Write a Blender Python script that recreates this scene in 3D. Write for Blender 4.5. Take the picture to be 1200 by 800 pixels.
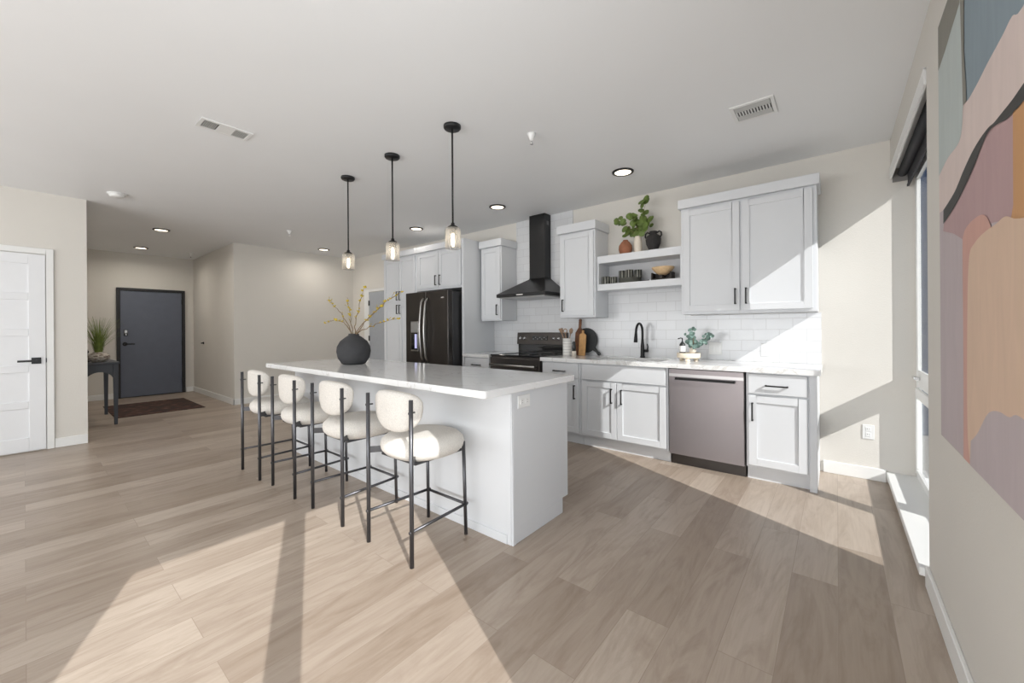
import bpy, bmesh, math, random
from mathutils import Vector, Matrix
random.seed(7)
for o in list(bpy.data.objects): bpy.data.objects.remove(o)
S = bpy.context.scene
COL = S.collection
PI = math.pi

# ------------------------------------------------------------ camera
YAW, RO, F, CY, CH = .6841, -.0066, 466.34, 385.31, 1.2338
fw = Vector((-math.sin(YAW), math.cos(YAW), 0)); r0 = Vector((math.cos(YAW), math.sin(YAW), 0)); u0 = Vector((0, 0, 1))
rt = r0*math.cos(RO) + u0*math.sin(RO); up = u0*math.cos(RO) - r0*math.sin(RO)
cd = bpy.data.cameras.new('camera'); cam = bpy.data.objects.new('camera', cd); COL.objects.link(cam)
m = Matrix((rt, up, -fw)).transposed().to_4x4(); m.translation = (0, 0, CH)
cam.matrix_world = m
cd.sensor_width = 36; cd.lens = F/1200*36; cd.shift_y = -(400-CY)/1200; cd.clip_start = .02; cd.clip_end = 300
S.camera = cam

# ------------------------------------------------------------ light
S.view_settings.view_transform = 'Standard'; S.view_settings.look = 'None'
S.view_settings.gamma = 1; S.view_settings.use_curve_mapping = False
S.view_settings.exposure = 0.24
w = bpy.data.worlds.new('sky'); S.world = w; w.use_nodes = True
nt = w.node_tree; bg = nt.nodes['Background']
sky = nt.nodes.new('ShaderNodeTexSky'); sky.sky_type = 'HOSEK_WILKIE'; sky.turbidity = 2.5
SUN = Vector((-1, .445, -.715)).normalized()
sky.sun_direction = -SUN
nt.links.new(sky.outputs[0], bg.inputs[0]); bg.inputs[1].default_value = 2.2
sl = bpy.data.lights.new('sun', 'SUN'); sl.energy = 4.7; sl.angle = .006; sl.color = (1, .975, .95)
so = bpy.data.objects.new('sun', sl); COL.objects.link(so); so.rotation_euler = SUN.to_track_quat('-Z', 'Y').to_euler()
def area(name, loc, rot, sx, sy, e, col):
    l = bpy.data.lights.new(name, 'AREA'); l.shape = 'RECTANGLE'; l.size = sx; l.size_y = sy; l.energy = e; l.color = col
    o = bpy.data.objects.new(name, l); COL.objects.link(o); o.location = loc; o.rotation_euler = rot; return o
# daylight entering through the window bays (right wall) and an added fill lamp before the windowless rear wall
area('daylight_window_dining', (.66, -.4, 1.25), (0, PI/2+.35, 0), 2.2, 1.5, 70, (.93, .97, 1))
area('fill_light_rear', (-3.0, -4.3, 1.5), (-PI/2-.25, 0, PI), 6.5, 2.2, 240, (.95, .975, 1))  # added soft fill from behind the camera, no window stands here

# ------------------------------------------------------------ materials
def mat(name, col, rough=.5, metal=0, spec=.5, noise=None, bump=None, coat=0, emit=None):
    mm = bpy.data.materials.new(name); mm.use_nodes = True; n = mm.node_tree; b = n.nodes['Principled BSDF']
    b.inputs['Base Color'].default_value = (*col, 1); b.inputs['Roughness'].default_value = rough
    b.inputs['Metallic'].default_value = metal; b.inputs['Specular IOR Level'].default_value = spec
    b.inputs['Coat Weight'].default_value = coat
    tc = n.nodes.new('ShaderNodeTexCoord')
    sc, amt = noise or (12, .03 if max(col) < .5 else .006)
    nz = n.nodes.new('ShaderNodeTexNoise'); nz.inputs['Scale'].default_value = sc; nz.inputs['Detail'].default_value = 3
    n.links.new(tc.outputs['Object'], nz.inputs['Vector'])
    cr = n.nodes.new('ShaderNodeValToRGB')
    cr.color_ramp.elements[0].color = (*[c*(1-amt) for c in col], 1); cr.color_ramp.elements[1].color = (*[min(1, c*(1+amt)) for c in col], 1)
    cr.color_ramp.elements[0].position = .3; cr.color_ramp.elements[1].position = .7
    n.links.new(nz.outputs['Fac'], cr.inputs['Fac']); n.links.new(cr.outputs['Color'], b.inputs['Base Color'])
    if bump:
        bs, bd, bst = bump
        n2 = n.nodes.new('ShaderNodeTexNoise'); n2.inputs['Scale'].default_value = bs; n2.inputs['Detail'].default_value = 4
        n.links.new(tc.outputs['Object'], n2.inputs['Vector'])
        bp = n.nodes.new('ShaderNodeBump'); bp.inputs['Distance'].default_value = bd; bp.inputs['Strength'].default_value = bst
        n.links.new(n2.outputs['Fac'], bp.inputs['Height']); n.links.new(bp.outputs[0], b.inputs['Normal'])
    if emit:
        b.inputs['Emission Color'].default_value = (*emit[0], 1); b.inputs['Emission Strength'].default_value = emit[1]
    return mm
def srgb(r, g, b): return tuple(((c/255+.055)/1.055)**2.4 if c > 10 else c/255/12.92 for c in (r, g, b))

M = {}
M['wall'] = mat('wall_paint', srgb(221, 217, 210), .8, spec=.2, noise=(2, .01), bump=(120, .002, .5))
M['ceil'] = mat('ceiling_paint', srgb(238, 239, 240), .55, spec=.3, noise=(1.5, .008), bump=(150, .001, .25))
M['trim'] = mat('trim_white', srgb(236, 236, 234), .4, spec=.4)
M['cab'] = mat('cabinet_white', srgb(219, 221, 224), .35, spec=.45, noise=(3, .008))
M['tray'] = mat('riser_wood_white', srgb(232, 220, 200), .6, noise=(30, .06))
M['black'] = mat('matte_black_metal', (.016, .016, .017), .42, metal=.3)
M['gun'] = mat('stool_gunmetal', (.10, .10, .108), .34, metal=.8)
M['boucle'] = mat('boucle_cream', srgb(228, 223, 216), .95, spec=.15, noise=(160, .10), bump=(260, .006, .9))
M['glassblack'] = mat('black_glass', (.01, .01, .011), .08, spec=.6)
M['steelblack'] = mat('black_stainless', (.085, .078, .075), .30, metal=.92, noise=(3, .05))
M['hood'] = mat('hood_black_steel', (.035, .035, .036), .35, metal=.7)
M['panunder'] = mat('hood_filter_steel', (.42, .42, .42), .35, metal=.6)
M['chrome'] = mat('chrome', (.75, .75, .76), .2, metal=1)
M['handlesteel'] = mat('brushed_handle_steel', (.45, .44, .43), .3, metal=1)
M['dw'] = mat('dishwasher_steel', (.30, .27, .275), .38, metal=.75, noise=(2, .04))
M['dwband'] = mat('dishwasher_band', (.55, .53, .53), .35, metal=.8)
M['doorblue'] = mat('slate_blue_door', srgb(98, 104, 118), .5, noise=(8, .03))
M['doorframe'] = mat('dark_door_frame', srgb(38, 38, 40), .5)
M['doorwhite'] = mat('door_white', srgb(232, 233, 235), .45)
M['plastic'] = mat('white_plastic', (.82, .82, .81), .35)
M['slot'] = mat('slot_grey', (.12, .12, .12), .6)
M['vase'] = mat('charcoal_ceramic', srgb(66, 66, 68), .75, spec=.25, noise=(14, .10), bump=(90, .002, .4))
M['twig'] = mat('twig_brown', srgb(128, 104, 74), .8, noise=(60, .2))
M['bud'] = mat('yellow_bud', srgb(196, 172, 52), .7, noise=(90, .2))
M['leaf'] = mat('round_leaf_green', srgb(92, 112, 50), .5, noise=(14, .35))
M['euca'] = mat('eucalyptus_leaf', srgb(112, 138, 130), .6, noise=(30, .25))
M['grass'] = mat('grass_green', srgb(116, 132, 62), .6, noise=(20, .3))
M['terra'] = mat('terracotta', srgb(150, 98, 72), .8, noise=(16, .18))
M['cream'] = mat('cream_ceramic', srgb(224, 214, 200), .5, noise=(20, .05))
M['amph'] = mat('black_stoneware', srgb(44, 42, 42), .8, noise=(40, .2))
M['bowlwood'] = mat('pale_bowl_wood', srgb(222, 190, 148), .55, noise=(24, .12))
M['stand'] = mat('dark_stand', srgb(46, 40, 36), .6, noise=(20, .2))
M['board1'] = mat('acacia_board', srgb(112, 70, 42), .55, noise=(24, .4))
M['board2'] = mat('maple_board', srgb(196, 150, 96), .55, noise=(24, .15))
M['slate'] = mat('slate_board', srgb(50, 52, 53), .7, noise=(30, .1))
M['utensil'] = mat('utensil_wood', srgb(160, 132, 108), .6, noise=(30, .12))
M['console'] = mat('console_charcoal', srgb(66, 69, 76), .5, noise=(10, .06))
M['basin'] = mat('sink_steel', (.5, .5, .5), .3, metal=.8)
M['shade'] = mat('roller_shade_charcoal', (.03, .03, .035), .7)
M['bracket'] = mat('bracket_grey', (.22, .21, .2), .5)
M['soil'] = mat('socket_dark', (.05, .04, .035), .9)
M['soap'] = mat('soap_bottle_dark', (.02, .022, .022), .3)
M['blades'] = mat('vent_louver_grey', (.55, .55, .54), .5)
M['lamp'] = mat('downlight_lens', (.9, .85, .75), .4, emit=((1, .86, .68), 2.5))
M['bulb'] = mat('bulb_glow', (.9, .8, .6), .4, emit=((1, .86, .66), 6))
M['disp'] = mat('dispenser_glow', (.4, .4, .6), .4, emit=((.55, .55, .9), .5))
M['printgrey'] = mat('print_grey', (.3, .3, .3), .5)

def pbsdf(mm): return mm.node_tree.nodes['Principled BSDF']
def base_from(mm, sock):
    n = mm.node_tree; b = pbsdf(mm)
    for l in list(b.inputs['Base Color'].links): n.links.remove(l)
    n.links.new(sock, b.inputs['Base Color'])
def ramp(n, fac, stops, interp='LINEAR'):
    cr = n.nodes.new('ShaderNodeValToRGB'); cr.color_ramp.interpolation = interp
    e = cr.color_ramp.elements
    while len(e) < len(stops): e.new(.5)
    for i, (p, c) in enumerate(stops): e[i].position = p; e[i].color = (*c, 1)
    n.links.new(fac, cr.inputs['Fac']); return cr.outputs['Color']
def mixc(n, a, b, fac, mode='MIX'):
    x = n.nodes.new('ShaderNodeMix'); x.data_type = 'RGBA'; x.blend_type = mode
    if isinstance(fac, (int, float)): x.inputs[0].default_value = fac
    else: n.links.new(fac, x.inputs[0])
    n.links.new(a, x.inputs[6])
    if isinstance(b, tuple): x.inputs[7].default_value = (*b, 1)
    else: n.links.new(b, x.inputs[7])
    return x.outputs[2]
def nnoise(n, vec, scale, detail=4, dist=0, rough=.5):
    z = n.nodes.new('ShaderNodeTexNoise'); z.inputs['Scale'].default_value = scale; z.inputs['Detail'].default_value = detail
    z.inputs['Distortion'].default_value = dist; z.inputs['Roughness'].default_value = rough
    n.links.new(vec, z.inputs['Vector']); return z.outputs['Fac']
def mapping(n, vec, sc=(1, 1, 1), rot=(0, 0, 0), loc=(0, 0, 0)):
    p = n.nodes.new('ShaderNodeMapping'); p.inputs['Scale'].default_value = sc; p.inputs['Rotation'].default_value = rot
    p.inputs['Location'].default_value = loc
    n.links.new(vec, p.inputs['Vector']); return p.outputs[0]

# floor planks run along Y
M['floor'] = mat('floor_planks', (.4, .32, .26), .32, spec=.4)
n = M['floor'].node_tree; tc = n.nodes.new('ShaderNodeTexCoord'); ov = tc.outputs['Object']
bv = mapping(n, ov, rot=(0, 0, PI/2))
def brick(n, vec, bw, rh, mortar, c1, c2, cm, off=.37):
    b = n.nodes.new('ShaderNodeTexBrick'); b.offset = off; b.offset_frequency = 2
    b.inputs['Scale'].default_value = 1; b.inputs['Brick Width'].default_value = bw; b.inputs['Row Height'].default_value = rh
    b.inputs['Mortar Size'].default_value = mortar; b.inputs['Mortar Smooth'].default_value = .1; b.inputs['Bias'].default_value = 0
    for k, c in (('Color1', c1), ('Color2', c2), ('Mortar', cm)): b.inputs[k].default_value = (*c, 1)
    n.links.new(vec, b.inputs['Vector']); return b
br = brick(n, bv, 1.22, .18, .0012, (0, 0, 0), (1, 1, 1), (.5, .5, .5))
tone = ramp(n, br.outputs['Color'], [(0, srgb(160, 144, 129)), (.5, srgb(173, 158, 144)), (1, srgb(186, 172, 158))])
# per-plank offset of the grain so it does not run across joints
addv = n.nodes.new('ShaderNodeVectorMath'); addv.operation = 'MULTIPLY_ADD'
n.links.new(br.outputs['Color'], addv.inputs[0]); addv.inputs[1].default_value = (7, 31, 0); n.links.new(ov, addv.inputs[2])
g1 = nnoise(n, mapping(n, addv.outputs[0], sc=(9, 1.5, 1)), 1.0, 7, 2.2, .62)
g2 = nnoise(n, mapping(n, addv.outputs[0], sc=(70, 3, 1)), 1.0, 3, .3)
c = mixc(n, tone, ramp(n, g1, [(.25, srgb(196, 184, 174)), (.55, (1, 1, 1)), (.75, (1, 1, 1))]), .55, 'MULTIPLY')
c = mixc(n, c, ramp(n, g2, [(.3, (.84, .82, .80)), (.62, (1, 1, 1))]), .5, 'MULTIPLY')
c = mixc(n, c, srgb(150, 134, 120), br.outputs['Fac'])
base_from(M['floor'], c)

# subway tile on the kitchen wall (X,Z)
M['tile'] = mat('subway_tile', (.8, .8, .8), .16, spec=.5)
n = M['tile'].node_tree; tc = n.nodes.new('ShaderNodeTexCoord')
tv = mapping(n, tc.outputs['Object'], rot=(PI/2, 0, 0), loc=(0, .914, 0))
sx = n.nodes.new('ShaderNodeSeparateXYZ'); n.links.new(tc.outputs['Object'], sx.inputs[0])
cx = n.nodes.new('ShaderNodeCombineXYZ'); n.links.new(sx.outputs[0], cx.inputs[0]); n.links.new(sx.outputs[2], cx.inputs[1])
br = brick(n, mapping(n, cx.outputs[0], loc=(.1, -.914, 0)), .2, .1, .0022, srgb(220, 221, 223), srgb(215, 216, 218), srgb(200, 200, 201), .5)
base_from(M['tile'], br.outputs['Color'])
bp = n.nodes.new('ShaderNodeBump'); bp.inputs['Strength'].default_value = .35; bp.inputs['Distance'].default_value = .002; bp.invert = True
n.links.new(br.outputs['Fac'], bp.inputs['Height']); n.links.new(bp.outputs[0], pbsdf(M['tile']).inputs['Normal'])

# quartz with faint veins
M['quartz'] = mat('white_quartz', (.85, .85, .85), .13, spec=.5, coat=.2)
n = M['quartz'].node_tree; tc = n.nodes.new('ShaderNodeTexCoord')
v1 = nnoise(n, mapping(n, tc.outputs['Object'], rot=(0, 0, .5), sc=(1, 1.8, 1)), 1.3, 6, 1.6, .55)
vein = ramp(n, v1, [(.0, srgb(238, 238, 238)), (.49, srgb(238, 238, 238)), (.5, srgb(218, 216, 213)), (.51, srgb(238, 238, 238)), (1, srgb(240, 240, 240))])
base_from(M['quartz'], vein)

# speckled white jar / pot
def speckle(name, a, b, sc, lo):
    mm = mat(name, a, .6); n = mm.node_tree; tc = n.nodes.new('ShaderNodeTexCoord')
    base_from(mm, ramp(n, nnoise(n, mapping(n, tc.outputs['Object'], sc=(1, 1, 3)), sc, 4, .5), [(lo, b), (lo+.12, a)])); return mm
M['pot'] = speckle('weathered_pot', srgb(198, 190, 178), srgb(120, 104, 92), 22, .42)
def stripes(name, a, b, count, axis='ang', width=.5):
    mm = mat(name, a, .5); n = mm.node_tree; tc = n.nodes.new('ShaderNodeTexCoord')
    s = n.nodes.new('ShaderNodeSeparateXYZ'); n.links.new(tc.outputs['Object'], s.inputs[0])
    if axis == 'ang':
        at = n.nodes.new('ShaderNodeMath'); at.operation = 'ARCTAN2'; n.links.new(s.outputs[0], at.inputs[0]); n.links.new(s.outputs[1], at.inputs[1])
        src = at.outputs[0]; k = count
    else: src = s.outputs[2]; k = count
    mu = n.nodes.new('ShaderNodeMath'); mu.operation = 'MULTIPLY'; n.links.new(src, mu.inputs[0]); mu.inputs[1].default_value = k
    si = n.nodes.new('ShaderNodeMath'); si.operation = 'SINE'; n.links.new(mu.outputs[0], si.inputs[0])
    base_from(mm, ramp(n, si.outputs[0], [(0, a), (width, b)], 'CONSTANT')); return mm
M['mug'] = stripes('striped_stoneware', srgb(50, 52, 48), srgb(176, 174, 164), 9, 'ang', .78)
M['plate'] = stripes('ringed_plate', srgb(84, 86, 80), srgb(120, 120, 112), 200, 'z', .5)
M['crock'] = stripes('lined_crock', srgb(232, 230, 226), srgb(176, 174, 172), 190, 'z', .9)
# rug
M['rug'] = mat('rug_brown', srgb(84, 62, 52), .95)
n = M['rug'].node_tree; tc = n.nodes.new('ShaderNodeTexCoord')
vo = n.nodes.new('ShaderNodeTexVoronoi'); vo.inputs['Scale'].default_value = 9; n.links.new(tc.outputs['Object'], vo.inputs['Vector'])
base_from(M['rug'], ramp(n, vo.outputs['Distance'], [(.1, srgb(120, 92, 78)), (.3, srgb(88, 60, 50)), (.6, srgb(62, 46, 42))]))
# clear glass: thin sheet, transparent + fresnel gloss
def glass(name, tint, rough=.02, fac=.08, diff=0):
    mm = bpy.data.materials.new(name); mm.use_nodes = True; n = mm.node_tree; n.nodes.clear()
    out = n.nodes.new('ShaderNodeOutputMaterial'); t = n.nodes.new('ShaderNodeBsdfTransparent'); t.inputs[0].default_value = (*tint, 1)
    g = n.nodes.new('ShaderNodeBsdfGlossy'); g.inputs['Roughness'].default_value = rough
    lw = n.nodes.new('ShaderNodeLayerWeight'); lw.inputs[0].default_value = .35
    mp = n.nodes.new('ShaderNodeMapRange'); mp.inputs[3].default_value = fac*.5; mp.inputs[4].default_value = min(1, fac*6)
    n.links.new(lw.outputs['Facing'], mp.inputs[0])
    mx = n.nodes.new('ShaderNodeMixShader'); n.links.new(mp.outputs[0], mx.inputs[0]); n.links.new(t.outputs[0], mx.inputs[1]); n.links.new(g.outputs[0], mx.inputs[2])
    res = mx.outputs[0]
    if diff:
        d = n.nodes.new('ShaderNodeBsdfTranslucent'); d.inputs[0].default_value = (.9, .88, .84, 1)
        m2 = n.nodes.new('ShaderNodeMixShader'); m2.inputs[0].default_value = diff
        n.links.new(res, m2.inputs[1]); n.links.new(d.outputs[0], m2.inputs[2]); res = m2.outputs[0]
    n.links.new(res, out.inputs[0]); return mm
M['glass'] = glass('window_glass', (.97, .98, .98), .01, .06)
M['shadeglass'] = glass('seeded_lamp_glass', (.99, .985, .975), .3, .06, .22)

# ------------------------------------------------------------ mesh builder
class MB:
    def __init__(s): s.v = []; s.f = []; s.mi = []; s.sm = []; s.cur = 0
    def add(s, vs, fs, smooth=False):
        k = len(s.v); s.v += [tuple(v) for v in vs]
        for f in fs: s.f.append([k+i for i in f]); s.mi.append(s.cur); s.sm.append(smooth)
        return s
    def box(s, x0, x1, y0, y1, z0, z1):
        if x0 > x1: x0, x1 = x1, x0
        if y0 > y1: y0, y1 = y1, y0
        if z0 > z1: z0, z1 = z1, z0
        vs = [(x, y, z) for z in (z0, z1) for y in (y0, y1) for x in (x0, x1)]
        return s.add(vs, [(0, 2, 3, 1), (4, 5, 7, 6), (0, 1, 5, 4), (2, 6, 7, 3), (0, 4, 6, 2), (1, 3, 7, 5)])
    def prism(s, pts, z0, z1, ax='z'):
        # pts 2-D outline (ccw), extruded along ax
        N = len(pts)
        def P(a, b, c):
            return {'z': (a, b, c), 'y': (a, c, b), 'x': (c, a, b)}[ax]
        vs = [P(a, b, z0) for a, b in pts] + [P(a, b, z1) for a, b in pts]
        fs = [tuple(range(N))[::-1], tuple(range(N, 2*N))] + [(i, (i+1) % N, N+(i+1) % N, N+i) for i in range(N)]
        return s.add(vs, fs)
    def tube(s, pts, r, seg=10, caps=True, smooth=True):
        pts = [Vector(p) for p in pts]; rs = r if isinstance(r, (list, tuple)) else [r]*len(pts)
        rings = []; nrm = None
        for i, p in enumerate(pts):
            a = pts[max(0, i-1)]; b = pts[min(len(pts)-1, i+1)]; t = (b-a).normalized()
            if nrm is None:
                nrm = t.orthogonal().normalized()
            else:
                nrm = (nrm - t*nrm.dot(t))
                nrm = nrm.normalized() if nrm.length > 1e-6 else t.orthogonal().normalized()
            bn = t.cross(nrm)
            rings.append([p + (nrm*math.cos(2*PI*k/seg) + bn*math.sin(2*PI*k/seg))*rs[i] for k in range(seg)])
        vs = [v for rg in rings for v in rg]; fs = []
        for i in range(len(pts)-1):
            for k in range(seg): fs.append((i*seg+k, i*seg+(k+1) % seg, (i+1)*seg+(k+1) % seg, (i+1)*seg+k))
        s.add(vs, fs, smooth)
        if caps:
            s.add(rings[0], [tuple(range(seg))[::-1]]); s.add(rings[-1], [tuple(range(seg))])
        return s
    def lathe(s, prof, seg=28, c=(0, 0, 0), smooth=True, sx=1, sy=1):
        vs = []; fs = []; N = len(prof)
        for r, z in prof:
            for k in range(seg):
                a = 2*PI*k/seg; vs.append((c[0]+r*sx*math.cos(a), c[1]+r*sy*math.sin(a), c[2]+z))
        for i in range(N-1):
            for k in range(seg): fs.append((i*seg+k, i*seg+(k+1) % seg, (i+1)*seg+(k+1) % seg, (i+1)*seg+k))
        s.add(vs, fs, smooth)
        if prof[0][0] > 1e-4: s.add(vs[:seg], [tuple(range(seg))[::-1]])
        if prof[-1][0] > 1e-4: s.add(vs[-seg:], [tuple(range(seg))])
        return s
    def cyl(s, a, b, r, seg=16): return s.tube([a, b], r, seg)
    def build(s, name, mats, parent=None, bevel=0, loc=None, seg=1, sub=0):
        me = bpy.data.meshes.new(name); me.from_pydata([tuple(v) for v in s.v], [], s.f)
        if not isinstance(mats, list): mats = [mats]
        for x in mats: me.materials.append(x)
        me.polygons.foreach_set('material_index', s.mi); me.polygons.foreach_set('use_smooth', s.sm)
        bm = bmesh.new(); bm.from_mesh(me); bmesh.ops.remove_doubles(bm, verts=bm.verts, dist=1e-6)
        bmesh.ops.recalc_face_normals(bm, faces=bm.faces); bm.to_mesh(me); bm.free(); me.update()
        o = bpy.data.objects.new(name, me); COL.objects.link(o)
        if parent: o.parent = parent
        if loc: o.location = loc
        if bevel:
            md = o.modifiers.new('bevel', 'BEVEL'); md.width = bevel; md.segments = seg; md.limit_method = 'ANGLE'; md.angle_limit = .7
        if sub:
            md = o.modifiers.new('sub', 'SUBSURF'); md.levels = sub; md.render_levels = sub
        return o

def thing(name, label, cat, loc=(0, 0, 0), group=None, rz=0):
    o = bpy.data.objects.new(name, None); COL.objects.link(o); o.location = loc; o.rotation_euler = (0, 0, rz)
    o.empty_display_size = .1
    return tag(o, label, cat, group)
def tag(o, label, cat, group=None):
    o['label'] = label; o['category'] = cat
    if group: o['group'] = group
    return o
def struct(o): o['kind'] = 'structure'; return o
def dup(root, loc, label=None, rz=None):
    r = root.copy(); COL.objects.link(r); r.location = loc
    if rz is not None: r.rotation_euler = (0, 0, rz)
    if label: r['label'] = label
    for ch in list(root.children):
        c = ch.copy(); COL.objects.link(c); c.parent = r
        for g in list(ch.children):
            d = g.copy(); COL.objects.link(d); d.parent = c
    return r

# ------------------------------------------------------------ room shell
XR, XW, YK, ZC = .335, .62, 4.313, 2.70
XL, XB, XE, YB, YLC, YREAR = -6.463, -7.763, -10.26, 2.206, .445, -4.4
HEAD = 2.465
struct(MB().box(XE-.15, XW, YREAR-.15, YK+.15, -.12, 0).build('floor', M['floor']))
struct(MB().box(XE-.15, XW, YREAR-.15, YK+.15, ZC, ZC+.12).build('ceiling', M['ceil']))
struct(MB().box(XB-.15, .495, YK, YK+.15, 0, ZC).build('wall_kitchen', M['wall']))
struct(MB().box(XB-.15, XB, YB, YK, 0, ZC).build('wall_back', M['wall']))
struct(MB().box(XE-.15, XB-.15, YB, YB+.15, 0, ZC).build('wall_hall_right', M['wall']))
struct(MB().box(XE-.15, XE, YLC, YB, 0, ZC).build('wall_entry', M['wall']))
struct(MB().box(XE-.15, XL-.0, YLC-.15, YLC, 0, ZC).build('wall_hall_left', M['wall']))
struct(MB().box(XL-.15, XL, YREAR, YLC-.15, 0, ZC).build('wall_left', M['wall']))
struct(MB().box(XL-.15, XR, YREAR-.15, YREAR, 0, ZC).build('wall_rear', M['wall']))
# window wall: piers with unseen returns, splayed to set the sun patch edges, headers above the openings
W1 = (2.70, YK); W2 = (-1.11, .50)
struct(MB().prism([(XR, W2[1]+.03), (XW, W2[1]+.10), (XW, 2.60), (XR, 2.70)], 0, ZC).build('wall_right', M['wall']))
struct(MB().prism([(XR, YREAR), (XW, YREAR), (XW, W2[0]-.06), (XR, W2[0])], 0, ZC).build('wall_right', M['wall']))
struct(MB().prism([(XR, 2.70), (XW, 2.60), (XW, YK), (XR, YK)], HEAD, ZC).build('wall_right', M['wall']))
struct(MB().prism([(XR, W2[0]), (XW, W2[0]-.06), (XW, W2[1]+.1), (XR, W2[1]+.03)], HEAD, ZC).build('wall_right', M['wall']))

def window(idx, y0, y1, mulls, near, rail_bay):
    fr = MB(); x0, x1 = .470, .494
    fr.box(x0, x1, y0, y1, HEAD-.12, HEAD); fr.box(x0, x1, y0, y1, .04, .125)
    fr.box(x0, x1, y0, y0+.06, .125, HEAD-.12); fr.box(x0, x1, y1-.06, y1, .125, HEAD-.12)
    for a, b in mulls: fr.box(x0, x1, a, b, .125, HEAD-.12)
    w_ = struct(fr.build('window_%d' % idx, M['trim'], bevel=.004))
    ys = [y0+.06] + [q for ab in mulls for q in ab] + [y1-.06]
    for i in range(0, len(ys), 2):
        MB().box(.480, .485, ys[i]-.005, ys[i+1]+.005, .12, HEAD-.115).build('pane', M['glass'], w_)
    if rail_bay is not None:
        a, b = ys[rail_bay*2], ys[rail_bay*2+1]
        MB().box(x0+.002, x1-.002, a, b, .775, .905).build('rail', M['trim'], w_, bevel=.004)
        sf = MB(); sf.box(x0-.012, x0+.008, a, b, .70, .772).box(x0-.012, x0+.008, a, b, .125, .165).box(x0-.012, x0+.008, a, a+.045, .165, .70).box(x0-.012, x0+.008, b-.03, b, .165, .70)
        sash = sf.build('lower_sash', M['trim'], w_, bevel=.004)
        MB().box(.435, .458, b-.15, b-.04, .845, .865).box(.445, .472, b-.11, b-.08, .835, .86).build('latch', M['chrome'], w_, bevel=.003)
    # sill board
    sb = MB(); sb.box(.300, .56, max(y0, near[0]), y1 if y1 < 4 else YK, .045, .085)
    sb.box(XR, .56, max(y0, near[0]), y1 if y1 < 4 else YK, 0, .045)
    sb.build('sill', M['trim'], w_, bevel=.003)
    return w_
window(1, 2.60, YK, [(3.40, 3.495)], (2.70, 9), 1)
window(2, W2[0]-.06, W2[1]+.1, [(-.385, -.26)], (-1.09, 9), None)
# roller shades
def roller(y0, y1, label):
    t = thing('roller_shade', label, 'blind', (.40, (y0+y1)/2, HEAD)); L = (y1-y0)/2
    MB().box(-.072, -.058, -L, L, -.078, .0).box(-.072, .05, -L, L, -.008, 0).build('fascia', M['trim'], t, bevel=.002)
    MB().cyl((0, -L+.02, -.05), (0, L-.02, -.05), .030, 20).build('roller', M['shade'], t)
    for y in (-L, L-.012): MB().box(-.056, .05, y, y+.012, -.11, -.008).build('bracket', M['bracket'], t, bevel=.002)
    MB().box(.026, .029, -L+.03, L-.03, -.150, -.05).box(.021, .034, -L+.03, L-.03, -.165, -.15).build('shade_fabric', M['shade'], t)
roller(2.72, 4.29, 'black roller shade rolled up under a white fascia above the kitchen side window')
roller(-1.08, .5, 'black roller shade rolled up above the window behind the painting wall')

# baseboards
def base(side, *boxes):
    b = MB()
    for x0, x1, y0, y1 in boxes: b.box(x0, x1, y0, y1, 0, .10)
    return struct(b.build('baseboard_%s' % side, M['trim'], bevel=.003))
base('right', (XR-.015, XR, W2[1]+.04, 2.70)); base('kitchen', (-.093, XR-.036, YK-.015, YK), (-7.03+.25, -5.72, YK-.015, YK))
base('back', (XB, XB+.015, YB-.015, YK)); base('hall_right', (XE, XB+.015, YB-.015, YB))
base('entry', (XE, XE+.015, YLC, 1.06), (XE, XE+.015, 2.08, YB-.015)); base('left', (XL, XL+.015, .205, YLC+.0), (XL, XL+.015, YREAR, -.78))
base('rear', (XL+.015, XR, YREAR, YREAR+.015))

# ------------------------------------------------------------ doors
# door_1: white five-panel door in the left wall
def panel_door():
    t = bpy.data.objects.new('door_1', None); COL.objects.link(t); struct(t); t.location = (XL, -.285, 0)
    b = MB(); hw = .43
    X0, X1 = .004, .014
    b.box(X0, X1-.004, -hw, hw, .012, 2.04)
    st = .115
    b.box(X0, X1+.008, -hw, -hw+st, .012, 2.04); b.box(X0, X1+.008, hw-st, hw, .012, 2.04)
    zs = [.012, .14]
    for i in range(5):
        z0 = .15+i*.372
        if i == 0: b.box(X0, X1+.008, -hw+st, hw-st, .012, z0)
        top = z0+.30; nxt = z0+.372 if i < 4 else 2.04
        b.box(X0, X1+.008, -hw+st, hw-st, top, nxt)
    b.build('door_leaf', M['doorwhite'], t, bevel=.004)
    c = MB(); c.box(0, .018, hw+.004, hw+.058, 0, 2.11).box(0, .018, -hw-.058, -hw-.004, 0, 2.11).box(0, .018, -hw-.004, hw+.004, 2.05, 2.11)
    c.build('door_casing', M['trim'], t, bevel=.004)
    h = MB(); y = hw-.065
    h.box(.022, .030, y-.033, y+.033, .905, .97); h.cyl((.03, y, .937), (.058, y, .937), .010, 12); h.box(.052, .064, y-.125, y+.012, .927, .947)
    h.build('door_handle', M['black'], t, bevel=.002)
    MB().box(.004, .0235, hw-.001, hw+.005, .915, .96).build('latch_plate', M['black'], t)
    return t
panel_door()
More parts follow.
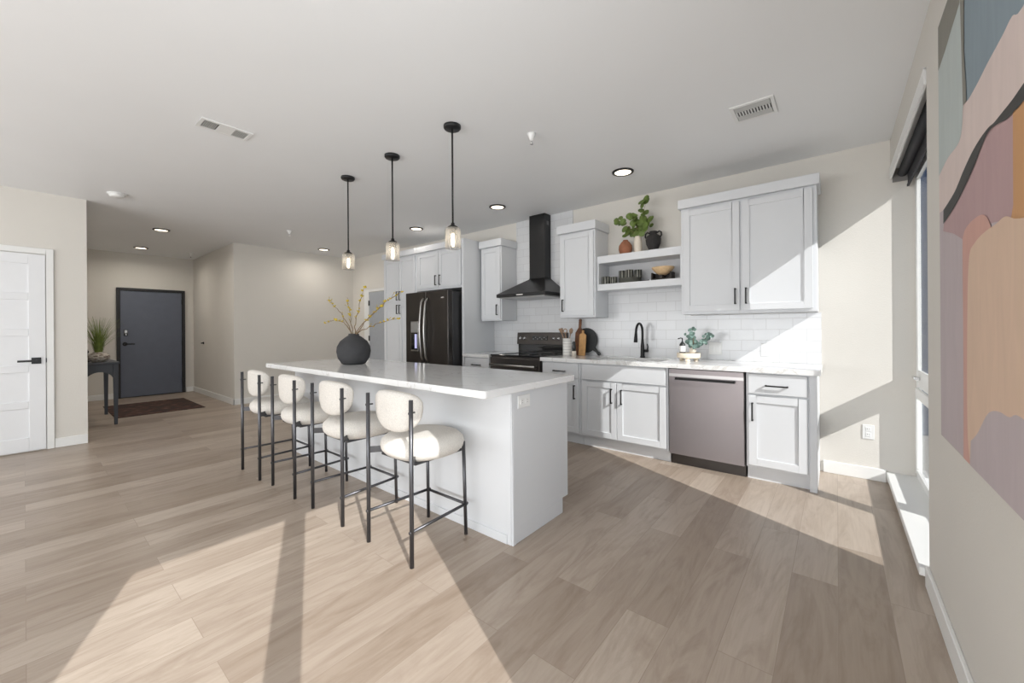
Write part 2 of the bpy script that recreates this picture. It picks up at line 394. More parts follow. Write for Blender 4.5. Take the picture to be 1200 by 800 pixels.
# door_2: slate-blue entry door in dark frame
t = bpy.data.objects.new('door_2', None); COL.objects.link(t); struct(t); t.location = (XE, 1.567, 0)
MB().box(.002, .03, -.445, .445, .012, 1.995).build('door_leaf', M['doorblue'], t, bevel=.003)
MB().box(0, .05, -.495, -.448, 0, 2.045).box(0, .05, .448, .495, 0, 2.045).box(0, .05, -.448, .448, 1.998, 2.045).box(0, .04, -.448, .448, 0, .011).build('door_frame', M['doorframe'], t, bevel=.003)
h = MB(); h.cyl((.03, -.385, 1.0), (.038, -.385, 1.0), .035, 20).cyl((.038, -.385, 1.0), (.075, -.385, 1.0), .011).tube([(.07, -.385, 1.0), (.072, -.30, 1.0), (.07, -.255, .998)], .011)
h.build('door_handle', M['black'], t)
h = MB(); h.box(.03, .048, -.40, -.345, 1.15, 1.27); k = h.build('keypad', M['black'], t, bevel=.006)
MB().box(.048, .052, -.392, -.353, 1.20, 1.262).build('keypad_face', M['chrome'], k, bevel=.004)
MB().cyl((.048, -.372, 1.175), (.058, -.372, 1.175), .012).build('thumb_turn', M['chrome'], k)
for z in (.25, 1.0, 1.82): MB().cyl((.05, .448, z-.05), (.05, .448, z+.05), .009, 10).build('hinge', M['black'], t)
# door_3: closet door at the left end of the kitchen wall
t = bpy.data.objects.new('door_3', None); COL.objects.link(t); struct(t); t.location = (-6.70, YK, 0)
MB().box(-.42, .42, -.018, -.002, .012, 1.97).build('door_leaf', mat('pale_slate_door', srgb(168, 172, 178), .5), t, bevel=.003)
MB().box(-.60+.0, -.43, -.022, 0, 0, 2.03).box(.43, .50, -.022, 0, 0, 2.03).box(-.43, .43, -.022, 0, 1.98, 2.03).build('door_casing', M['trim'], t, bevel=.003)
for z in (.25, 1.07, 1.76): MB().box(-.445, -.405, -.028, -.016, z-.05, z+.05).build('hinge', M['black'], t, bevel=.002)

# ------------------------------------------------------------ cabinets
def shaker(x0, x1, z0, z1, yf=-.02, w=.058):
    b = MB(); b.box(x0, x1, yf+.010, 0, z0, z1)
    b.box(x0, x0+w, yf, yf+.012, z0, z1).box(x1-w, x1, yf, yf+.012, z0, z1).box(x0+w, x1-w, yf, yf+.012, z0, z0+w).box(x0+w, x1-w, yf, yf+.012, z1-w, z1)
    return b
def pull(x, z, L, vert, parent, yf=-.02):
    b = MB(); r = .0055; d = .032
    if vert:
        b.box(x-r, x+r, yf-d, yf-d+.009, z-L/2, z+L/2); [b.box(x-r, x+r, yf-d, yf, z+s*L/2-(.01 if s > 0 else 0), z+s*L/2+(.01 if s < 0 else 0)) for s in (-1, 1)]
    else:
        b.box(x-L/2, x+L/2, yf-d, yf-d+.009, z-r, z+r); [b.box(x+s*L/2-(.01 if s > 0 else 0), x+s*L/2+(.01 if s < 0 else 0), yf-d, yf, z-r, z+r) for s in (-1, 1)]
    return b.build('handle', M['black'], parent, bevel=.001)
YF = 3.71   # face frame plane of the base cabinets
def base_cab(label, x0, x1, drawers, doors, falsefront=False, endpanel=False):
    t = thing('base_cabinet', label, 'cabinet', ((x0+x1)/2, YF, 0), 'base cabinets along the kitchen wall'); hw = (x1-x0)/2
    b = MB(); th = .018; D = YK-YF-.002
    # open-topped carcass: sides, back, bottom, face frame
    b.box(-hw, -hw+th, 0, D, .11, .873).box(hw-th, hw, 0, D, .11, .873).box(-hw+th, hw-th, D-.012, D, .11, .873).box(-hw+th, hw-th, 0, D-.012, .11, .128)
    b.box(-hw+th, hw-th, 0, th, .845, .873).box(-hw+th, hw-th, 0, th, .128, .145).box(-hw+th, -hw+.035, 0, th, .145, .845).box(hw-.035, hw-th, 0, th, .145, .845).box(-hw+.035, hw-.035, 0, th, .675, .715)
    if endpanel: b.box(hw, hw+.045, -.001, D, .0, .873)
    b.build('body', M['cab'], t, bevel=.0015)
    MB().box(-hw, hw, .055, .07, 0, .11).build('toe_board', M['cab'], t)
    for (a, c, k) in drawers:
        d = MB().box(a-(x0+x1)/2, c-(x0+x1)/2, -.02, 0, .705, .862).build('false_front' if falsefront else 'drawer', M['cab'], t, bevel=.003)
        if k: pull((a+c)/2-(x0+x1)/2, .775, .15, False, d)
    for (a, c, hx) in doors:
        d = shaker(a-(x0+x1)/2, c-(x0+x1)/2, .13, .690).build('door', M['cab'], t, bevel=.002)
        pull(hx-(x0+x1)/2, .56, .145, True, d)
    return t
base_cab('white base cabinet with drawer between the fridge panel and the range', -3.836, -3.37, [(-3.82, -3.385, 1)], [(-3.82, -3.385, -3.42)])
base_cab('narrow white base cabinet with one drawer and door just right of the range', -2.586, -2.095, [(-2.57, -2.115, 1)], [(-2.57, -2.115, -2.155)])
base_cab('wide white sink base cabinet with two doors and a plain false front', -2.091, -1.19, [(-2.07, -1.21, 0)], [(-2.07, -1.688, -1.735), (-1.682, -1.21, -1.63)], falsefront=True)
base_cab('white base cabinet with drawer and door right of the dishwasher, half in sunlight', -.572, -.16, [(-.555, -.17, 1)], [(-.555, -.17, -.525)], endpanel=True)

def wall_cab(label, x0, x1, z0, z1, doors, yf, crown=True, name='wall_cabinet', zc=2.45, sides=(.02, .02)):
    t = thing(name, label, 'cabinet', ((x0+x1)/2, yf, z0), 'white wall cabinets'); c = (x0+x1)/2; hw = (x1-x0)/2
    MB().box(-hw, hw, 0, YK-yf-.002, 0, z1-z0).build('body', M['cab'], t, bevel=.002)
    if crown: MB().box(-hw-sides[0], hw+sides[1], -.035, YK-yf-.002, z1-z0, zc-z0).build('crown', M['cab'], t, bevel=.003)
    for (a, b_, za, zb, hx, hz) in doors:
        d = shaker(a-c, b_-c, za-z0, zb-z0).build('door', M['cab'], t, bevel=.002)
        pull(hx-c, hz-z0, .14, True, d)
    return t
wall_cab('large double-door white wall cabinet at the right end, its lower corner sunlit', -1.152, -.117, 1.362, 2.365,
         [(-1.13, -.657, 1.385, 2.345, -.69, 1.51), (-.640, -.143, 1.385, 2.345, -.607, 1.51)], 3.99)
wall_cab('single-door white wall cabinet between the range hood and the open shelf', -2.52, -2.062, 1.358, 2.335, [(-2.505, -2.078, 1.38, 2.32, -2.465, 1.50)], 3.99, zc=2.43)
wall_cab('single-door white wall cabinet between the fridge panel and the range hood', -3.79, -3.425, 1.345, 2.335, [(-3.775, -3.44, 1.365, 2.32, -3.485, 1.49)], 3.99, zc=2.43)
wall_cab('white over-fridge cabinet with two short doors above the black refrigerator', -4.862, -3.882, 1.80, 2.365,
         [(-4.825, -4.362, 1.83, 2.345, -4.40, 1.93), (-4.352, -3.90, 1.83, 2.345, -4.312, 1.93)], 3.72, sides=(0, 0))
# pantry
t = thing('pantry_cabinet', 'tall white pantry cabinet with four shaker doors left of the fridge', 'cabinet', (-5.288, 3.72, 0)); hw = .424
MB().box(-hw, hw, 0, YK-3.72-.002, .11, 2.365).build('body', M['cab'], t, bevel=.002)
MB().box(-hw, hw, .06, .5, 0, .11).build('toe_board', M['cab'], t)
MB().box(-hw-.02, hw, -.035, YK-3.72-.002, 2.365, 2.45).build('crown', M['cab'], t, bevel=.003)
for a, b_, s in ((-hw+.015, -.004, -.035), (.004, hw-.03, .035)):
    for za, zb, hz in ((.13, 1.64, 1.55), (1.675, 2.345, 1.76)):
        d = shaker(a, b_, za, zb).build('door', M['cab'], t, bevel=.002); pull(s, hz, .14, True, d)
tag(MB().box(-.02, .02, 0, YK-3.70-.002, 0, 2.45).build('fridge_end_panel', M['cab'], loc=(-3.86, 3.70, 0), bevel=.002), 'tall plain white end panel on the right side of the refrigerator', 'panel')
# open shelf box
t = thing('floating_shelf', 'white open box shelf over the sink between two wall cabinets', 'shelf', (-1.607, 4.03, 1.65)); hw = .453
MB().box(-hw, hw, 0, YK-4.03-.022, .0, .07).build('lower_board', M['cab'], t, bevel=.002)
MB().box(-hw, hw, 0, YK-4.03-.022, .30, .38).build('upper_board', M['cab'], t, bevel=.002)
MB().box(-hw, -hw+.02, 0, YK-4.03-.022, .07, .30).build('side_board', M['cab'], t); MB().box(hw-.02, hw, 0, YK-4.03-.022, .07, .30).build('side_board', M['cab'], t)
MB().box(-hw, hw, YK-4.03-.022, YK-4.03-.012, .0, .38).build('back_board', mat('shelf_back_grey', srgb(206, 206, 208), .5), t)

# counter (hole for the sink), backsplash
def slab(t, x0, x1, y0, y1, hole=None):
    b = MB()
    if not hole: b.box(x0, x1, y0, y1, 0, .04)
    else:
        a, c, d, e = hole
        b.box(x0, a, y0, y1, 0, .04).box(c, x1, y0, y1, 0, .04).box(a, c, y0, d, 0, .04).box(a, c, e, y1, 0, .04)
    return b
ct = slab(None, -2.59+1.3, -.09+1.3, -.04, YK-YF-.013, (-2.02+1.3, -1.30+1.3, .09, .47)).build('countertop', M['quartz'], loc=(-1.3, YF, .874), bevel=.0)
tag(ct, 'long white quartz worktop with undermount sink right of the range', 'countertop')
tag(slab(None, -.233, .233, -.04, YK-YF-.013).build('countertop', M['quartz'], loc=(-3.603, YF, .874)), 'short white quartz worktop between the fridge panel and the range', 'countertop')
b = MB(); w_ = .36; d_ = .19
b.box(-w_, w_, -d_, d_, 0, .004).box(-w_, -w_+.006, -d_, d_, 0, .2).box(w_-.006, w_, -d_, d_, 0, .2).box(-w_, w_, -d_, -d_+.006, 0, .2).box(-w_, w_, d_-.006, d_, 0, .2)
sk = b.build('sink', M['basin'], loc=(-1.66, 3.99, .673)); tag(sk, 'undermount steel sink basin set in the white worktop', 'sink')
MB().lathe([(.0, .004), (.035, .004), (.035, .008), (.0, .008)], 20).build('drain', M['chrome'], sk)
bs = MB(); y0, y1 = YK-.011, YK
bs.box(-3.838, -.10, y0, y1, .914, 1.357).box(-3.42, -2.525, y0, y1, 1.357, ZC).box(-2.06, -1.155, y0, y1, 1.357, 1.65)
bs = bs.build('backsplash', M['tile']); struct(bs); bs.name = 'trim_1'; bs.data.name = 'trim_1'

# ------------------------------------------------------------ island
t = thing('kitchen_island', 'large white kitchen island with grey-white quartz top and seating overhang', 'island', (-2.865, 1.90, 0))
X = 1.424
b = MB(); b.box(-X, X, -.14, .43, .10, .873).box(-X, X, -.14, .38, 0, .10)
b.box(-X-.006, -X+.0, -.15, .43, .1, .873)
b.build('body', M['cab'], t, bevel=.002)
MB().box(-X-.006, X+.0, -.151, -.14, 0, .873).box(X-.028, X+.002, -.155, -.151, 0, .873).box(-X-.006, X-.028, -.159, -.151, 0, .052).build('front_panel', M['cab'], t, bevel=.002)
MB().box(X, X+.012, -.151, .38, 0, .10).box(X, X+.012, -.151, .445, .10, .873).box(X+.012, X+.016, -.151, -.125, 0, .873).build('end_panel', M['cab'], t, bevel=.002)
for i in range(4):
    a = -X+.02+i*.70
    d = MB()
    for (p0, p1, q0, q1) in ((a, a+.345, .13, .86), (a+.35, a+.69, .13, .86)):
        w = .058; d.box(p0, p1, .43, .443, q0, q1).box(p0, p0+w, .443, .452, q0, q1).box(p1-w, p1, .443, .452, q0, q1).box(p0+w, p1-w, .443, .452, q0, q0+w).box(p0+w, p1-w, .443, .452, q1-w, q1)
    d.build('door', M['cab'], t, bevel=.002)
tp = MB()
R = .02; pts = []
for cx_, cy_, a0 in ((1.465-R, .505-R, 0), (-1.465+R, .505-R, PI/2), (-1.465+R, -.41+R, PI), (1.465-R, -.41+R, 1.5*PI)):
    for k in range(5): pts.append((cx_+R*math.cos(a0+k*PI/8), cy_+R*math.sin(a0+k*PI/8)))
tp.prism(pts, .874, .914); tp.build('countertop', M['quartz'], t, bevel=.003)
def outlet(loc, rz, label, horiz=False, wide=False):
    o = thing('wall_outlet', label, 'outlet', loc, rz=rz)
    w, h = (.0575, .037) if horiz else ((.058, .058) if wide else (.036, .058))
    MB().box(-w, w, -.006, 0, -h, h).build('cover_plate', M['plastic'], o, bevel=.002)
    for s in (-1, 1):
        cx_, cz = (s*.024, 0) if horiz or wide else (0, s*.022)
        r = MB(); r.box(cx_-.015, cx_+.015, -.009, -.005, cz-.016, cz+.016) if not wide else r.box(cx_-.014, cx_+.014, -.010, -.005, cz-.032, cz+.032)
        rr = r.build('socket' if not wide else 'rocker', M['plastic'], o, bevel=.001)
        if not wide:
            q = MB()
            for k in (-.006, .006):
                q.box(cx_+k-.001, cx_+k+.001, -.0095, -.0085, cz-.002, cz+.008) if not horiz else q.box(cx_-.002, cx_+.008, -.0095, -.0085, cz+k-.001, cz+k+.001)
            q.build('slots', M['slot'], rr)
outlet((-2.865+X+.012, 1.855, .81), PI/2, 'white double outlet on the end panel of the kitchen island', horiz=True)
outlet((.195, YK, .383), 0, 'white wall outlet low on the sunlit wall beside the window')
outlet((-.505, YK-.011, 1.025), 0, 'white outlet in the tile below the large right wall cabinet, at the sun edge')
outlet((-.925, YK-.011, 1.03), 0, 'square white switch plate on the tile above the dishwasher', wide=True)

# ------------------------------------------------------------ range
t = thing('electric_range', 'black stainless freestanding electric range under the hood', 'stove', (-2.975, 3.70, 0)); hw = .38
MB().box(-hw, hw, 0, .60, .08, .905).build('body', M['steelblack'], t, bevel=.003)
MB().box(-hw+.02, hw-.02, .04, .55, 0, .08).build('plinth', M['black'], t)
ckt = MB().box(-hw-.003, hw+.003, -.015, .55, .905, .922).build('cooktop', M['glassblack'], t, bevel=.004)
for x, y, r in ((-.2, .14, .1), (.19, .14, .08), (-.19, .38, .08), (.2, .38, .1)):
    MB().lathe([(r, .922), (r+.003, .9225), (r+.003, .922)], 32, (x, y, 0)).build('burner_ring', M['printgrey'], ckt)
od = MB().box(-hw+.005, hw-.005, -.03, -.002, .24, .885).build('oven_door', M['steelblack'], t, bevel=.005)
MB().box(-.27, .27, -.034, -.029, .36, .73).build('oven_window', M['glassblack'], od, bevel=.003)
h = MB(); h.cyl((-.34, -.075, .80), (.34, -.075, .80), .014, 14)
for s in (-1, 1): h.cyl((s*.32, -.075, .80), (s*.32, -.03, .80), .009)
h.build('oven_handle', M['handlesteel'], od)
MB().box(-hw+.005, hw-.005, -.025, -.002, .09, .225).build('storage_drawer', M['steelblack'], t, bevel=.004)
bgd = MB().box(-hw+.005, hw-.005, .545, .60, .905, 1.04).build('rear_riser', M['glassblack'], t, bevel=.003)
pn = MB().prism([(.515, 1.03), (.60, 1.03), (.60, 1.185), (.53, 1.185)], -hw, hw, 'x').build('control_panel', M['steelblack'], t, bevel=.004)
for x in (-.315, -.245, .215, .285):
    k = MB().lathe([(.021, 0), (.021, .004), (.016, .006), (.014, .024), (.0, .025)], 18).build('knob', M['chrome'], pn)
    k.location = (x, .520, 1.11); k.rotation_euler = (PI/2+.1, 0, 0)
MB().box(-.12, .12, .5155, .5215, 1.085, 1.145).build('display', M['glassblack'], pn)
for i in range(7): MB().box(-.11+i*.034, -.095+i*.034, .5135, .5165, 1.10+.02*(i % 2), 1.104+.02*(i % 2)).build('display_mark', M['blades'], pn)
# hood
t = thing('range_hood', 'black pyramid chimney range hood above the range', 'range hood', (-2.975, YK-.0115, 1.63)); D = .505; hw = .375
b = MB(); b.box(-hw, hw, -D, 0, 0, .04)
cw, cdp = .122, .135
vs = [(-hw, -D, .04), (hw, -D, .04), (hw, 0, .04), (-hw, 0, .04), (-cw, -cdp, .25), (cw, -cdp, .25), (cw, 0, .25), (-cw, 0, .25)]
b.add(vs, [(3, 2, 1, 0), (4, 5, 6, 7), (0, 1, 5, 4), (1, 2, 6, 5), (2, 3, 7, 6), (3, 0, 4, 7)])
b.build('canopy', M['hood'], t, bevel=.002)
MB().box(-cw, cw, -cdp, 0, .25, ZC-1.63-.001).box(-cw-.003, cw+.003, -cdp-.003, 0, .25, .26).build('chimney', M['hood'], t, bevel=.002)
MB().box(cw, cw+.001, -.09, -.04, .93, .98).build('vent_slots', M['slot'], t)
MB().box(-hw+.03, hw-.03, -D+.03, -.03, -.012, 0).build('filter', M['panunder'], t, bevel=.002)
MB().box(-.05, .05, -D-.002, -D, .014, .026).build('button_strip', M['chrome'], t)

# dishwasher
t = thing('dishwasher', 'built-in steel dishwasher between the sink cabinet and end cabinet', 'dishwasher', (-.881, YF, 0)); hw = .298
MB().box(-hw, hw, .0, .57, .10, .868).build('tub', M['slot'], t)
MB().box(-hw, hw, .05, .065, 0, .10).box(-hw, hw, .065, .56, .02, .10).build('kick_plate', M['steelblack'], t)
dr = MB().box(-hw+.002, hw-.002, -.025, -.001, .105, .868).build('door', M['dw'], t, bevel=.003)
MB().box(-hw+.003, hw-.003, -.028, -.025, .80, .825).build('trim_band', M['dwband'], dr)
h = MB(); h.box(-.235, .235, -.062, -.048, .775, .795)
for s in (-1, 1): h.box(s*.235-.012*(s > 0), s*.235+.012*(s < 0), -.062, -.025, .775, .795)
h.build('handle', M['black'], dr, bevel=.002)

# refrigerator
t = thing('refrigerator', 'black stainless french-door refrigerator with ice dispenser', 'refrigerator', (-4.37, 3.57, 0)); hw = .452
MB().box(-hw, hw, .0, .70, .03, 1.74).build('body', mat('fridge_side_grey', (.06, .06, .063), .4, metal=.5), t, bevel=.003)
MB().box(-hw+.03, hw-.03, .02, .6, 0, .03).build('base_grille', M['black'], t)
def fdoor(a, b_, z0, z1, nm):
    return MB().box(a, b_, -.082, -.004, z0, z1).build(nm, M['steelblack'], t, bevel=.008, seg=3)
dl = fdoor(-hw, -.003, .72, 1.755, 'door'); drr = fdoor(.003, hw, .72, 1.755, 'door'); fz = fdoor(-hw, hw, .06, .71, 'freezer_drawer')
for s, d in ((-1, dl), (1, drr)):
    p = [(s*.045, -.082, .80), (s*.045, -.115, .84)] + [(s*.045, -.125-.03*math.sin(PI*i/10), .86+.74*i/10) for i in range(11)] + [(s*.045, -.115, 1.62), (s*.045, -.082, 1.66)]
    MB().tube(p, .014, 12).build('handle', M['handlesteel'], d)
MB().tube([(-.36, -.082, .60), (-.36, -.125, .60), (.36, -.125, .60), (.36, -.082, .60)], .013, 12).build('handle', M['handlesteel'], fz)
dp = MB().box(-.335, -.165, -.087, -.080, .93, 1.35).build('dispenser', M['handlesteel'], dl, bevel=.003)
MB().box(-.322, -.178, -.090, -.086, 1.20, 1.335).build('dispenser_panel', M['panunder'], dl)
MB().box(-.322, -.178, -.090, -.086, .95, 1.19).build('dispenser_recess', M['glassblack'], dl)
MB().box(-.235, -.19, -.094, -.089, .97, 1.17).build('dispenser_light', M['disp'], dl)
k = MB().lathe([(.0, 0), (.034, 0), (.034, .002), (0, .002)], 24, sy=.35).build('badge', M['chrome'], drr)
k.location = (.345, -.082, 1.655); k.rotation_euler = (PI/2, 0, 0)

# faucet
t = thing('kitchen_faucet', 'matte black gooseneck kitchen faucet behind the sink', 'faucet', (-1.63, 4.235, .914))
MB().lathe([(.027, 0), (.027, .01), (.022, .02), (.020, .13), (.016, .16), (.013, .2)], 20).build('base', M['black'], t)
p = [(0, 0, .18), (0, 0, .27)] + [(0, -.088+.088*math.cos(a), .28+.088*math.sin(a)) for a in [PI*i/10 for i in range(0, 10)]] + [(0, -.178, .275)]
MB().tube(p, .0125, 12).build('neck', M['black'], t)
MB().tube([(0, -.178, .278), (0, -.187, .20), (0, -.19, .17)], [.013, .019, .020], 14).build('spray_head', M['black'], t)
MB().cyl((.015, 0, .075), (.062, 0, .075), .015).tube([(.052, 0, .08), (.06, -.005, .12), (.055, -.01, .15)], [.008, .006, .005]).build('lever', M['black'], t)

# ------------------------------------------------------------ stools
def make_stool(label):
    t = thing('counter_stool', label, 'stool', (0, 0, 0), 'cream boucle counter stools along the island')
    # local: x along the island, y towards the island; origin mid between rear posts
    xs = .204
    for s in (-1, 1):
        MB().tube([(s*xs, 0, 0), (s*xs, 0, .868)], .0115, 12).build('rear_post', M['gun'], t)
        MB().tube([(s*.176, .415, 0), (s*.170, .405, .56)], .0105, 12).build('front_leg', M['gun'], t)
        MB().tube([(s*xs, -.014, .182), (s*.175, .43, .182)], .0085, 10).build('side_rail', M['gun'], t)
        # flat bracket from post to under the seat
        bk = MB(); z0, z1 = .520, .555
        a, c = Vector((s*xs, 0)), Vector((s*.10, .13)); nn = Vector(((c-a).y, -(c-a).x)).normalized()*.004
        bk.prism([tuple(a+nn), tuple(c+nn), tuple(c-nn), tuple(a-nn)], z0, z1).build('seat_bracket', M['gun'], t)
        MB().cyl((s*xs, .0, .80), (s*xs*.97, .028, .80), .0045, 8).cyl((s*xs, -.0135, .80), (s*xs, -.0, .80), .007, 8).build('bolt', M['gun'], t)
    MB().cyl((-.185, .415, .182), (.185, .415, .182), .0085, 10).build('footrest', M['gun'], t)
    MB().box(-.16, .16, .06, .40, .503, .517).build('seat_frame', M['gun'], t)
    # round cushion, superellipse plan and rounded rim
    prof = [(.0, .513), (.17, .513), (.212, .519), (.232, .542), (.238, .568), (.232, .596), (.205, .620), (.14, .630), (.0, .632)]
    vs = []; fs = []; seg = 40
    for r, z in prof:
        for k in range(seg):
            a = 2*PI*k/seg; ca, sa = math.cos(a), math.sin(a)
            q = (abs(ca)**2.5+abs(sa)**2.5)**(-1/2.5)
            vs.append((r*q*ca*.97, .235+r*q*sa*.95, z))
    for i in range(len(prof)-1):
        for k in range(seg): fs.append((i*seg+k, i*seg+(k+1) % seg, (i+1)*seg+(k+1) % seg, (i+1)*seg+k))
    MB().add(vs, fs, True).build('seat', M['boucle'], t)
    # curved back pad: D outline, flatter top edge and round bottom, wrapping forward
    U, V = 36, 14; vs = []; fs = []
    def outl(a):
        ca, sa = math.cos(a), math.sin(a)
        p = 3.0 if sa > 0 else 2.3
        q = (abs(ca)**p+abs(sa)**p)**(-1/p)
        return .205*q*ca, (.075*q*sa if sa > 0 else .150*q*sa)
    rings = [(.0, 0), (.6, .0), (.9, .004), (.985, .016), (1.0, .03), (.985, .044), (.9, .056), (.6, .060), (.0, .060)]
    for k_, d in rings:
        for i in range(U):
            u, v = outl(2*PI*i/U); u *= k_; v *= k_
            y = .008 + .030*(abs(u)/.205)**2.2 + d
            vs.append((u, y, .818+v))
    for j in range(len(rings)-1):
        for i in range(U): fs.append((j*U+i, j*U+(i+1) % U, (j+1)*U+(i+1) % U, (j+1)*U+i))
    MB().add(vs, fs, True).build('backrest', M['boucle'], t)
    return t
spots = [(-1.915, 1.265, 'nearest'), (-2.618, 1.262, 'second nearest'), (-3.287, 1.25, 'third from the camera'), (-3.898, 1.225, 'farthest')]
L = ['cream boucle counter stool at the near end of the island, its seat half in sunlight',
     'cream boucle counter stool second from the near end of the kitchen island',
     'cream boucle counter stool third from the near end of the island',
     'cream boucle counter stool at the far end of the island, next to the bare wall']
p0 = make_stool(L[0]); p0.location = (spots[0][0], spots[0][1], 0)
for (x, y, _), l in list(zip(spots, L))[1:]: dup(p0, (x, y, 0), l)

# ------------------------------------------------------------ lights on the ceiling
def pendant(label):
    t = thing('pendant_light', label, 'pendant lamp', (0, 0, ZC), 'three glass pendants over the island')
    MB().lathe([(.0, 0), (.062, 0), (.062, -.016), (.056, -.024), (.0, -.024)][::-1], 28).build('ceiling_canopy', M['black'], t)
    MB().cyl((0, 0, -.02), (0, 0, -.72), .0065, 10).build('stem', M['black'], t)
    MB().lathe([(.012, -.700), (.014, -.715), (.036, -.728), (.036, -.736), (.0, -.736)][::-1], 24).build('cap', M['black'], t)
    MB().cyl((0, 0, -.736), (0, 0, -.775), .020, 16).build('socket', M['bracket'], t)
    MB().lathe([(.034, -.733), (.050, -.738), (.056, -.752), (.056, -.885), (.0535, -.885), (.0535, -.754), (.048, -.741), (.034, -.736)], 32).build('glass_shade', M['shadeglass'], t)
    MB().lathe([(.0, -.872), (.009, -.87), (.013, -.85), (.012, -.80), (.008, -.776), (.0, -.775)], 16).build('bulb', M['bulb'], t)
    return t
pp = pendant('glass jar pendant lamp nearest the camera over the island'); pp.location = (-2.14, 1.957, ZC)
dup(pp, (-2.892, 1.965, ZC), 'glass jar pendant lamp in the middle of the three over the island')
dup(pp, (-3.63, 1.972, ZC), 'glass jar pendant lamp farthest left, above the black vase')
def downlight(label, power):
    t = thing('recessed_light', label, 'ceiling light', (0, 0, ZC), 'recessed ceiling lights with dark rims')
    MB().lathe([(.075, 0), (.098, -.002), (.098, -.010), (.078, -.014), (.074, -.008)], 32).build('trim_ring', M['black'], t)
    MB().lathe([(.0, -.009), (.076, -.009), (.076, -.002), (.0, -.002)], 32).build('lens', M['lamp'], t)
    l = bpy.data.lights.new('downlight_beam', 'AREA'); l.shape = 'DISK'; l.size = .13; l.energy = power; l.spread = 2.9; l.color = (1, .93, .84)
    lo = bpy.data.objects.new('downlight_beam', l); COL.objects.link(lo); lo.parent = t; lo.location = (0, 0, -.02)
    return t
for x, y, pw, l in ((-1.543, 3.551, 1.2, 'recessed ceiling light above the open shelf, nearest the window'), (-3.14, 3.59, 1.5, 'recessed ceiling light in front of the range hood'), (-4.712, 3.60, 1.5, 'recessed ceiling light in front of the fridge cabinet'),
                (-7.2, 3.44, 4, 'recessed ceiling light close to the bare back wall beside the far pendant'), (-7.547, 1.258, 6.5, 'recessed ceiling light at the mouth of the entry hall'),
                (-9.43, 1.30, 6, 'recessed ceiling light deepest in the hall before the entry door')):
    downlight(l, pw).location = (x, y, ZC)
# air vents
def vent(label, loc, rz, L_, W_):
    t = thing('air_vent', label, 'vent', loc, rz=rz)
    b = MB(); b.box(-L_, L_, -W_, -W_+.022, -.008, 0).box(-L_, L_, W_-.022, W_, -.008, 0).box(-L_, -L_+.022, -W_+.022, W_-.022, -.008, 0).box(L_-.022, L_, -W_+.022, W_-.022, -.008, 0)
    b.build('frame', M['plastic'], t, bevel=.002)
    MB().box(-L_+.022, L_-.022, -W_+.022, W_-.022, -.0015, -.0005).build('duct_opening', M['slot'], t)
    return t
v = vent('long white ceiling air vent over the dining side, left of the pendants', (-3.44, .93, ZC), PI/2-.0, .155, .085)
for x0 in (-.126, .055):
    b = MB().box(x0-.001, x0+.078, -.062, -.058, -.007, -.002)
    for i in range(7): b.box(x0+i*.011, x0+i*.011+.004, -.06, .06, -.007, -.002)
    b.build('louvers', M['blades'], v)
MB().box(-.045, .05, -.06, .06, -.008, -.003).build('center_plate', M['plastic'], v)
v = vent('square white ceiling air vent near the window wall', (-.425, 3.11, ZC), 0.0, .125, .125)
b = MB(); b.box(-.1, .1, -.1, -.035, -.008, -.003).build('damper_plate', M['blades'], v)
MB().box(-.1, .1, .035, .1, -.008, -.003).build('damper_plate', M['blades'], v)
b = MB()
for i in range(12):
    x = -.1+i*.017; b.box(x, x+.007, -.033, .033, -.008, -.003)
b.build('louvers', M['plastic'], v)
def sprinkler(loc, label):
    t = thing('fire_sprinkler', label, 'sprinkler', loc, 'white ceiling sprinkler heads')
    MB().lathe([(.0, -.055), (.014, -.052), (.018, -.035), (.030, -.012), (.034, 0)], 20).build('housing', M['plastic'], t)
    MB().cyl((0, 0, -.055), (0, 0, -.075), .005).lathe([(.0, -.078), (.013, -.078), (.013, -.075), (0, -.075)], 14).build('deflector', M['chrome'], t)
sprinkler((-1.772, 2.42, ZC), 'white ceiling sprinkler head right of the near pendant')
sprinkler((-6.22, 2.47, ZC), 'white ceiling sprinkler head left of the far pendant')
sprinkler((-9.46, 2.0, ZC), 'white ceiling sprinkler head in the corner of the entry hall')
t = thing('smoke_detector', 'round white smoke detector on the ceiling near the white door', 'smoke detector', (-5.93, .63, ZC))
MB().lathe([(.0, -.04), (.045, -.04), (.058, -.032), (.062, -.018), (.062, -.012)], 28).build('cover', M['plastic'], t)
MB().lathe([(.0, -.012), (.078, -.012), (.078, 0)], 28).build('base', M['plastic'], t)
t = thing('door_stop', 'small black bumper on the hall side wall', 'door stop', (-9.52, YB, 1.0))
MB().cyl((0, 0, 0), (0, -.012, 0), .022, 16).build('plate', M['black'], t); MB().cyl((0, -.012, 0), (0, -.045, 0), .012, 12).build('rubber_tip', M['black'], t)

